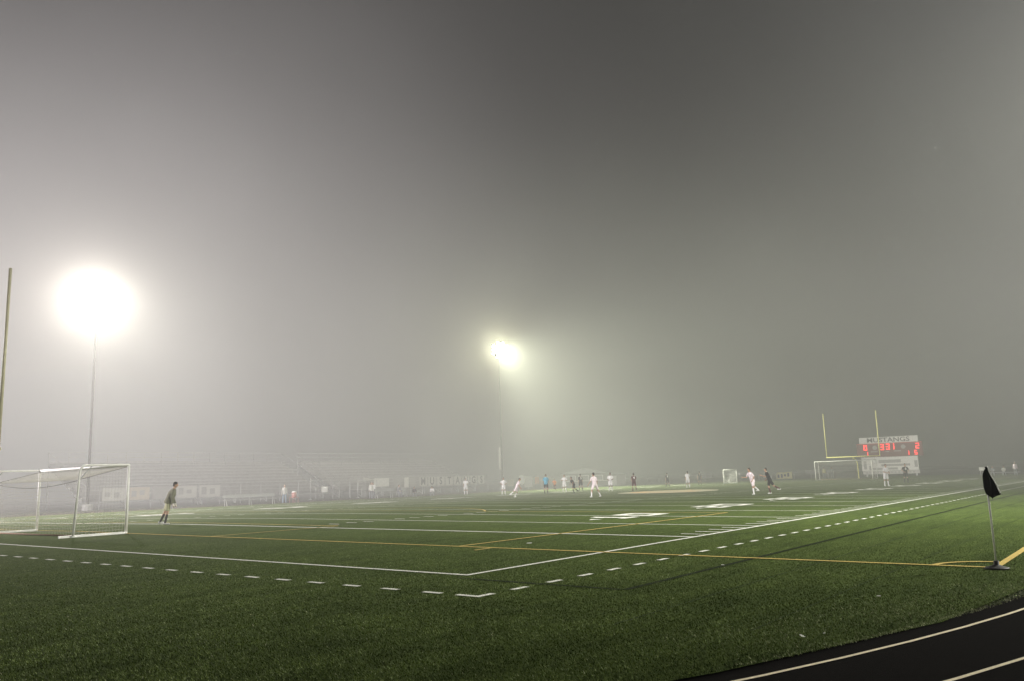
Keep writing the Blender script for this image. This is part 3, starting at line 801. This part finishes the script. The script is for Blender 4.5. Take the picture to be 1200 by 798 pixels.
def person(x,y,yaw,H,label,pose,kit,group=None,vox=.017,z=None,hold=None):
    """yaw: facing direction in degrees; pose: see POSES; kit: dict of materials"""
    t=empty('person',(x,y,gz(y) if z is None else z),label,'person',group,rz=rad(yaw))
    k=H/1.76
    lean=rad(pose.get('lean',4)); side=rad(pose.get('side',0)); tw=rad(pose.get('twist',0))
    Rt=Matrix.Rotation(side,3,'X')@Matrix.Rotation(lean,3,'Y')
    up=Rt@Vector((0,0,1)); fw=Rt@Vector((1,0,0)); lf=Vector((0,1,0))
    Rs=Matrix.Rotation(tw,3,up)
    sf=Rs@lf; ff=Rs@fw
    Pv=Vector((0,0,0))
    wai=Pv+up*.14; ch=Pv+up*.34; sh=Pv+up*.50; nk=Pv+up*.565
    ht=Matrix.Rotation(rad(pose.get('head',lean*57.3*.35)),3,'Y')@Vector((0,0,1))
    hy=rad(pose.get('headyaw',0)); Rh=Matrix.Rotation(hy,3,'Z')@Matrix.Rotation(rad(pose.get('head',lean*57.3*.35)),3,'Y')
    hd=nk+ (up*.4+ht*.6)*.155
    legs=[]
    for s,(sw,ab,kn) in zip((1,-1),pose['legs']):
        hip=Pv+Vector((0,s*.095,-.02)); a=rad(sw); b=rad(ab)
        th=Vector((sin(a)*cos(b),s*sin(b),-cos(a)*cos(b)))
        knee=hip+th*.43; a2=rad(sw-kn)
        sn=Vector((sin(a2)*cos(b*.7),s*sin(b*.7),-cos(a2)*cos(b*.7)))
        ank=knee+sn*.41
        fp=rad(pose.get('foot',0) if kn<35 else min(70,kn*.8))
        fd=Vector((cos(fp),s*.12,-sin(fp))).normalized()
        toe=ank+fd*.15+Vector((0,0,-.045)) if kn<35 else ank+fd*.16
        heel=ank-fd*.045+Vector((0,0,-.045))
        legs.append((hip,knee,ank,toe,heel))
    arms=[]
    for s,(sw,ab,el,inw) in zip((1,-1),pose['arms']):
        shj=sh+sf*s*.175-up*.035; a=rad(sw)+lean*.0; b=rad(ab)
        ua=Vector((sin(a)*cos(b),s*sin(b),-cos(a)*cos(b)))
        elb=shj+ua*.285; a2=rad(sw+el); b2=rad(ab-inw)
        fa=Vector((sin(a2)*cos(b2),s*sin(b2),-cos(a2)*cos(b2)))
        wr=elb+fa*.255; arms.append((shj,elb,wr,fa,s))
    zmin=min([min(l[3].z,l[4].z) for l in legs])-.028
    dz=Vector((0,0,-zmin))
    if 'sit' in pose: dz=Vector((0,0,pose['sit']))
    def T(v): return (v+dz)*k
    # ---- body
    bm=bmesh.new()
    stack(bm,[(T(Pv-up*.06),lf,fw,.13*k,.095*k),(T(Pv),lf,fw,.155*k,.11*k),(T(wai),lf,fw,.13*k,.095*k),(T(ch),sf,ff,.158*k,.11*k),(T(sh-up*.03),sf,ff,.165*k,.095*k),(T(sh+up*.025),sf,ff,.10*k,.07*k)])
    cap(bm,T(sh),T(nk+ht*.06),.062*k,.055*k)
    ell(bm,T(hd),.093*k,.074*k,.115*k,Rh)
    ell(bm,T(hd)+Rh@Vector((.045*k,0,-.07*k)),.045*k,.048*k,.042*k,Rh,10)
    ell(bm,T(hd)+Rh@Vector((.098*k,0,-.012*k)),.020*k,.014*k,.026*k,Rh,8)
    for s in (-1,1): ell(bm,T(hd)+Rh@Vector((-.005*k,s*.074*k,-.01*k)),.020*k,.012*k,.030*k,Rh,8)
    for hip,knee,ank,toe,heel in legs:
        cap(bm,T(hip),T(knee),.082*k,.055*k); cap(bm,T(knee),T(ank),.053*k,.034*k)
        cap(bm,T(knee+(ank-knee)*.15+Vector((-.012,0,0))),T(knee+(ank-knee)*.5+Vector((-.01,0,0))),.050*k,.042*k)
        cap(bm,T(heel),T(toe),.034*k,.026*k)
    for shj,elb,wr,fa,s in arms:
        cap(bm,T(shj),T(elb),.050*k,.038*k); cap(bm,T(elb),T(wr),.038*k,.026*k)
        n1=Vector((0,1,0))-fa*fa.y; n1=n1.normalized() if n1.length>.1 else Vector((1,0,0)); n2=fa.cross(n1)
        palm=wr+fa*.075
        cap(bm,T(wr),T(palm),.027*k,.036*k,flat=.6,side=n2)
        for q,(off,ln) in enumerate(((-.03,.062),(-.010,.075),(.010,.070),(.030,.055))):
            b0=palm+n2*off+fa*.01; m1=b0+(fa*.85-n1*s*.25).normalized()*ln*.55; m2_=m1+(fa*.6-n1*s*.65).normalized()*ln*.5
            cap(bm,T(b0),T(m1),.0095*k,.0090*k,8); cap(bm,T(m1),T(m2_),.0090*k,.008*k,8)
        tb=wr+fa*.02-n2*.028
        cap(bm,T(tb),T(tb+(fa*.7-n2*.6-n1*s*.2).normalized()*.055),.011*k,.0095*k,8)
    body=remesh(bm,'body',vox*.85,kit['skin'],t,1)
    # ---- shirt
    bm=bmesh.new(); bk=kit.get('bulk',1.06)
    hem=Pv-up*.10
    stack(bm,[(T(hem),lf,fw,.163*k*bk,.125*k*bk),(T(Pv),lf,fw,.168*k*bk,.128*k*bk),(T(wai),lf,fw,.158*k*bk,.118*k*bk),(T(ch),sf,ff,.178*k*bk,.130*k*bk),(T(sh-up*.03),sf,ff,.182*k,.112*k),(T(sh+up*.03),sf,ff,.115*k,.085*k),(T(sh+up*.05),sf,ff,.07*k,.068*k)])
    for shj,elb,wr,fa,s in arms:
        if kit.get('long'): cap(bm,T(shj),T(elb),.070*k,.054*k); cap(bm,T(elb),T(wr-fa*.02),.052*k,.040*k)
        else: cap(bm,T(shj),T(shj+(elb-shj)*.68),.068*k,.060*k)
    shirt=remesh(bm,'shirt',vox,kit['shirt'],t)
    # ---- shorts / trousers
    bm=bmesh.new()
    stack(bm,[(T(Pv-up*.12),lf,fw,.150*k,.112*k),(T(Pv-up*.03),lf,fw,.164*k,.120*k),(T(Pv+up*.05),lf,fw,.150*k,.112*k)])
    for hip,knee,ank,toe,heel in legs:
        if kit.get('trousers'):
            cap(bm,T(hip),T(knee),.098*k,.072*k); cap(bm,T(knee),T(ank+(knee-ank)*.06),.070*k,.055*k)
        else: cap(bm,T(hip),T(hip+(knee-hip)*.72),.100*k,.092*k)
    remesh(bm,'trousers' if kit.get('trousers') else 'shorts',vox,kit['shorts'],t)
    # ---- socks and boots
    for hip,knee,ank,toe,heel in legs:
        if not kit.get('trousers'):
            bm=bmesh.new(); cap(bm,T(knee+(ank-knee)*.22),T(knee+(ank-knee)*.5),.056*k,.052*k); cap(bm,T(knee+(ank-knee)*.5),T(ank),.052*k,.042*k)
            remesh(bm,'sock',vox,kit['socks'],t)
        bm=bmesh.new(); cap(bm,T(heel+Vector((0,0,.01))),T(toe),.044*k,.034*k); remesh(bm,'boot',vox*.8,kit.get('boots',M['shoe']),t)
    # ---- hair
    if kit.get('hair'):
        bm=bmesh.new(); ell(bm,T(hd)+Rh@Vector((-.016*k,0,.030*k)),.097*k,.082*k,.098*k,Rh); ell(bm,T(hd)+Rh@Vector((-.045*k,0,-.02*k)),.060*k,.070*k,.080*k,Rh)
        remesh(bm,'hair',vox*.8,kit['hair'],t)
    if kit.get('gloves'):
        for shj,elb,wr,fa,s in arms:
            bm=bmesh.new(); cap(bm,T(wr),T(wr+fa*.09),.038*k,.048*k,flat=.7); remesh(bm,'glove',vox*.7,kit['gloves'],t)
    if kit.get('number'):
        nx=-1 if kit.get('num_back',True) else 1
        c=T(ch+up*.02)+ff*nx*.145*k
        # text plane: normal = nx*ff, up = up
        nrm=ff*nx; xax=up.cross(nrm).normalized()
        Rm=Matrix((xax,up,nrm)).transposed().to_4x4()
        text_mesh(kit['number'],.30*k,kit.get('num_mat',M['white']),shirt,'shirt_number',Rm,c,bold=.012)
    return t

WH=dict(skin=M['skin'],shirt=M['kitwhite'],shorts=M['kitwhite'],socks=M['kitwhite'],hair=M['hair'],boots=M['shoew'])
PK=dict(WH,shirt=M['kitpink'],shorts=M['kitpink'])
BK=dict(skin=M['skin'],shirt=M['kitblack'],shorts=M['kitblack'],socks=M['kitblack'],hair=M['hair'])
MR=dict(BK,shirt=M['kitmaroon'],shorts=M['kitmaroon'],socks=M['kitmaroon'])
STAND=dict(legs=[(2,4,2),(-2,4,2)],arms=[(0,10,12,4),(0,10,12,4)],lean=3)
HIPS=dict(legs=[(3,5,3),(-2,5,3)],arms=[(-15,38,70,75),(-15,38,70,75)],lean=3)
WALK=dict(legs=[(20,3,8),(-14,3,14)],arms=[(-16,8,18,4),(16,8,22,4)],lean=6)
RUN=dict(legs=[(38,4,60),(-20,4,42)],arms=[(-40,14,80,15),(32,12,80,15)],lean=16)
RUN2=dict(legs=[(-24,4,55),(34,4,28)],arms=[(35,14,75,15),(-38,14,80,15)],lean=14)
WIDE=dict(legs=[(6,20,16),(-4,22,12)],arms=[(8,24,30,10),(2,26,26,10)],lean=10)
# camera looks along about 38 degrees; -52 faces picture right, 128 picture left, 218 the camera
pl='players on the field'
person(9.15,25.75,-30,1.93,'goalkeeper in long sleeved olive top and pale shorts stepping right beside the near goal',
    dict(legs=[(-16,3,8),(-4,4,6)],arms=[(2,8,16,2),(-10,10,22,2)],lean=22,head=12,side=3,headyaw=-14),
    dict(skin=M['skin'],shirt=M['kitolive'],shorts=M['kitolivel'],socks=M['sockdark'],hair=M['hair'],long=True,bulk=1.28,gloves=M['glove'],boots=M['shoew']),vox=.012)
person(61.6,53.6,225,1.86,'player in white kit standing alone by the far sideline in front of the letter banners',dict(STAND,arms=[(25,12,60,30),(10,10,20,5)]),WH,pl)
person(57.1,44.5,222,1.74,'player in white kit with hands on hips just left of the player leaning forward',HIPS,WH,pl)
person(45.6,33.9,-65,1.72,'pinkish white player leaning forward with one leg trailing, left of the blue referee',
    dict(legs=[(-4,4,30),(-34,4,24)],arms=[(-10,10,30,5),(8,10,30,5)],lean=24,head=10),PK,pl)
person(56.7,38.8,32,1.92,'referee in light blue shirt, black shorts and black socks seen from behind',
    dict(legs=[(6,4,4),(-6,4,8)],arms=[(10,14,50,10),(4,14,40,8)],lean=2),dict(BK,shirt=M['kitblue'],hair=M['hairl']))
person(74.2,50.0,200,1.50,'small figure in orange top jogging beyond the blue shirted referee',RUN,dict(MR,shirt=M['orange'],hair=M['hairl']),pl)
person(63.3,41.1,215,1.84,'dark haired player in white shirt with bent arms between referee and crouching dark player',
    dict(legs=[(8,4,6),(-6,4,20)],arms=[(20,26,80,50),(20,26,80,50)],lean=4),WH,pl)
person(54.0,33.7,150,1.66,'player in black crouched low in a wide stride with arms spread',
    dict(legs=[(34,16,50),(-30,14,30)],arms=[(10,44,30,10),(-20,42,20,0)],lean=26,head=5),dict(BK,number='7'),pl)
person(68.6,42.5,60,1.88,'player in black with white shirt number standing behind the crouching player',
    dict(STAND,legs=[(6,5,6),(-6,5,4)]),dict(BK,number='5'),pl)
person(41.5,23.5,70,1.84,'largest white player of the centre group, seen from behind in a wide stance',WIDE,dict(PK,hair=M['hair']),pl)
person(62.2,34.7,210,1.86,'dark skinned player in white walking, right of the large white player',
    dict(legs=[(8,3,6),(-4,3,14)],arms=[(14,20,70,40),(10,18,60,35)],lean=3),dict(WH,skin=M['skindark'],socks=M['kitwhite']),pl)
person(59.6,30.5,40,1.74,'player in dark maroon with white number jogging away left of the midfield mark',
    dict(RUN,lean=8,legs=[(16,4,30),(-12,4,34)]),dict(MR,number='4',socks=M['kitmaroon']),pl)
person(80.5,37.8,50,1.70,'distant dark player with pale number above the midfield mark',WALK,dict(BK,number='8'),pl)
person(71.3,30.6,30,1.78,'white player walking away from the camera just right of the distant dark player',WALK,WH,pl)
person(90.9,38.5,45,1.75,'farthest dark player standing left of the small white practice goal',STAND,BK,pl)
person(44.5,12.6,150,1.86,'white player running, bent forward, beside the running black player on the right',
    dict(RUN,legs=[(12,4,16),(-28,4,26)],lean=20,arms=[(-30,12,70,10),(24,12,70,10)]),PK,pl)
person(46.1,12.0,125,1.84,'black shirted player with white number running, tied dark hair and red marked socks',
    dict(RUN2,legs=[(-30,4,30),(8,4,22)],lean=20),dict(BK,number='9',shorts=M['kitblack'],socks=M['kitmaroon'],boots=M['shoew']),pl)
person(64.5,8.9,225,1.84,'white player standing in front of the scoreboard left of a black player',dict(STAND,lean=6,arms=[(10,12,50,30),(16,12,60,40)]),WH,pl)
person(77.9,10.4,215,1.86,'black player with pale shirt mark in front of the scoreboard',dict(STAND,arms=[(-8,30,60,60),(-8,30,60,60)]),dict(BK,number='6',num_back=False),pl)
sd='people along the far touchline'
cz=dict(skin=M['skin'],shirt=M['white_dull'],shorts=M['greycloth'],socks=M['kitblack'],hair=M['hair'],trousers=True,long=True)
person(50.2,57.0,250,1.74,'coach in white top at the left end of the short bench',STAND,cz,sd)
person(50.75,57.3,230,1.72,'coach in pale jacket and dark trousers touching shoulders with the first coach',STAND,dict(cz,shirt=M['kitwhite']),sd)
SIT=dict(legs=[(80,8,78),(76,8,80)],arms=[(25,8,50,20),(25,8,50,20)],lean=14,sit=.60)
person(53.9,56.68,262,1.72,'substitute in grey seated on the right half of the short bench',SIT,dict(cz,shirt=M['greycloth']),sd,z=0)
person(56.2,56.6,240,1.6,'dark clothed person squatting beside the right end of the short bench',dict(SIT,sit=.48,lean=30),dict(cz,shirt=M['kitblack']),sd,z=0)
person(59.6,57.0,225,1.6,'person in white top squatting below the first letter banners',dict(SIT,sit=.44,lean=34),dict(cz,shirt=M['kitwhite']),sd,z=0)
person(39.1,57.0,240,1.78,'person in pale top and blue trousers standing beside the red cooler',STAND,dict(cz,shirt=M['banner'],shorts=M['jeans']),sd)
bg='people behind the far goal'
person(125,33.2,215,1.74,'person in bright yellowish top standing behind the far goal net at left',STAND,dict(cz,shirt=M['yellowban']),bg,vox=.022)
person(125.4,32.1,215,1.74,'person in dark clothes beside the bright topped one behind the far goal',HIPS,dict(cz,shirt=M['greycloth']),bg,vox=.022)
rb_='people on the right edge bench'
person(118,8.6,180,1.72,'left seated person with white shoes on the right edge bench',dict(SIT,sit=.56),dict(cz,shirt=M['greycloth'],boots=M['shoew']),rb_,vox=.022,z=0)
person(118,7.3,185,1.72,'right seated person in pale top on the right edge bench',dict(SIT,sit=.56),dict(cz,shirt=M['white_dull'],boots=M['shoew']),rb_,vox=.022,z=0)
person(117.6,5.9,190,1.80,'standing person in a white cap at the right edge of the picture',STAND,dict(cz,shirt=M['kitpink'],hair=M['kitwhite']),rb_,vox=.022,z=0)
t=empty('equipment_box',(120,10.2,0),'small pale box on a stand left of the black corner flag top','box')
MB().box(-.25,.25,-.3,.3,.75,1.2).build('case',M['white_dull'],t); 
for s in (-.2,.2): MB().tube([(0,s,0),(0,s,.75)],.03,6).build('leg',M['galv'],t)

# ------------------------------------------------------------------ fog and light
w=bpy.data.worlds.new('World'); sc.world=w; w.use_nodes=True
w.node_tree.nodes['Background'].inputs[0].default_value=(.9,1,.85,1); w.node_tree.nodes['Background'].inputs[1].default_value=.004
SIG=.0040; EM=.00025
def fog():
    # one bank of fog: thinner with height and beside the near bend, thicker over the far stands, slightly wispy
    o=MB().box(-260,460,-260,320,-2,46).build('fog',None,kind='structure')
    m=bpy.data.materials.new('fog'); m.use_nodes=True; nt=m.node_tree; nt.nodes.clear(); L=nt.links
    out=nt.nodes.new('ShaderNodeOutputMaterial')
    ge=nt.nodes.new('ShaderNodeNewGeometry'); sp=nt.nodes.new('ShaderNodeSeparateXYZ'); L.new(ge.outputs['Position'],sp.inputs[0])
    def mr(src,a,b,c,d,smooth=True):
        n=nt.nodes.new('ShaderNodeMapRange'); n.interpolation_type='SMOOTHSTEP' if smooth else 'LINEAR'
        for i,v_ in zip((1,2,3,4),(a,b,c,d)): n.inputs[i].default_value=v_
        L.new(src,n.inputs[0]); return n.outputs[0]
    def ma(op,x,y):
        n=nt.nodes.new('ShaderNodeMath'); n.operation=op
        for i,q in enumerate((x,y)):
            if isinstance(q,(int,float)): n.inputs[i].default_value=q
            else: L.new(q,n.inputs[i])
        return n.outputs[0]
    hz=mr(sp.outputs['Z'],6,46,1.0,.12)
    st=ma('MULTIPLY',mr(sp.outputs['Y'],58,82,1.0,2.6),mr(sp.outputs['X'],48,112,1.0,.20))
    dp=nt.nodes.new('ShaderNodeVectorMath'); dp.operation='DISTANCE'; L.new(ge.outputs['Position'],dp.inputs[0]); dp.inputs[1].default_value=(-16,-16,0)
    nr=mr(dp.outputs['Value'],12,62,.14,1.0)
    no=nt.nodes.new('ShaderNodeTexNoise'); no.inputs['Scale'].default_value=.028; no.inputs['Detail'].default_value=3; L.new(ge.outputs['Position'],no.inputs['Vector'])
    wi=mr(no.outputs['Fac'],.28,.72,.50,1.50,False)
    den=ma('MULTIPLY',ma('MULTIPLY',hz,st),ma('MULTIPLY',nr,wi))
    def vs(frac,g,col=(.985,1,.955,1)):
        n=nt.nodes.new('ShaderNodeVolumeScatter'); L.new(ma('MULTIPLY',den,SIG*frac),n.inputs['Density']); n.inputs['Anisotropy'].default_value=g; n.inputs['Color'].default_value=col; return n
    sh=[vs(.90,.08),vs(.06,.70),vs(.04,.955)]
    # emission added to the fog in place of light scattered many times
    def glow(c,r,k,col):
        d=nt.nodes.new('ShaderNodeVectorMath'); d.operation='DISTANCE'; L.new(ge.outputs['Position'],d.inputs[0]); d.inputs[1].default_value=c
        e=nt.nodes.new('ShaderNodeEmission'); e.inputs[0].default_value=col+(1,)
        L.new(ma('MULTIPLY',wi,mr(d.outputs['Value'],0,r,k,0)),e.inputs[1]); sh.append(e)
    em=nt.nodes.new('ShaderNodeEmission'); em.inputs[0].default_value=(.93,1,.78,1); L.new(ma('MULTIPLY',den,EM),em.inputs[1]); sh.append(em)
    glow((14,62,14),76,.0033,(1,.93,.95))
    glow((80,50,10),46,.0026,(.95,1,.78))
    glow((34,-26,24),44,.0030,(1,.98,.96))
    cur=sh[0].outputs[0]
    for q in sh[1:]:
        ad=nt.nodes.new('ShaderNodeAddShader'); L.new(cur,ad.inputs[0]); L.new(q.outputs[0],ad.inputs[1]); cur=ad.outputs[0]
    L.new(cur,out.inputs['Volume']); o.data.materials.append(m)
fog()
sc.cycles.volume_step_rate=.28; sc.cycles.volume_max_steps=128
def spot(pos,tgt,P_,col,size=125,soft=1.0):
    l=bpy.data.lights.new('floodlight','SPOT'); l.energy=P_; l.color=col; l.spot_size=rad(size); l.spot_blend=1; l.shadow_soft_size=soft
    o=bpy.data.objects.new('floodlight',l); C.objects.link(o)
    d=(Vector(tgt)-Vector(pos)).normalized(); o.location=Vector(pos)+(Vector((-.75,-.65,0)) if pos[1]>24 else Vector((0,.9,0)))
    o.rotation_euler=d.to_track_quat('-Z','Y').to_euler()
KP=240000
WARM=(1,.95,.84); COOL=(.95,1,.78)
spot(T1,(26,40,0),KP*.20,WARM,140,.9)
spot(T1,(-12,40,14),KP*.14,(1,.88,.80),170,.9)
spot(T5,(16,44,0),KP*1.7,(1,.92,.95),92)
spot(T2,(86,32,0),KP*.60,(.97,1,.76),112,.5)
spot(T2,(20,30,16),KP*.13,(1,.97,.66),170,.6)
spot(T3,(34,16,0),KP*.29,(1,.99,.84),84)
spot(T6,(26,24,0),KP*.06,(1,.99,.90),46)
spot(T3,(9,-3,0),KP*.25,(1,.98,.84),70)
spot(T3,(20,10,14),KP*.13,(1,.97,.93),165)
spot(T4,(66,8,0),KP*.12,(1,.97,.86),84)
spot(T4,(142,27,3),KP*.62,(1,.96,.86),20)  # extra narrow beam added to brighten the scoreboard
sc.view_settings.view_transform='Standard'; sc.view_settings.look='None'; sc.view_settings.exposure=0
sc.cycles.volume_bounces=0; sc.cycles.max_bounces=4; sc.cycles.diffuse_bounces=2; sc.cycles.sample_clamp_indirect=4
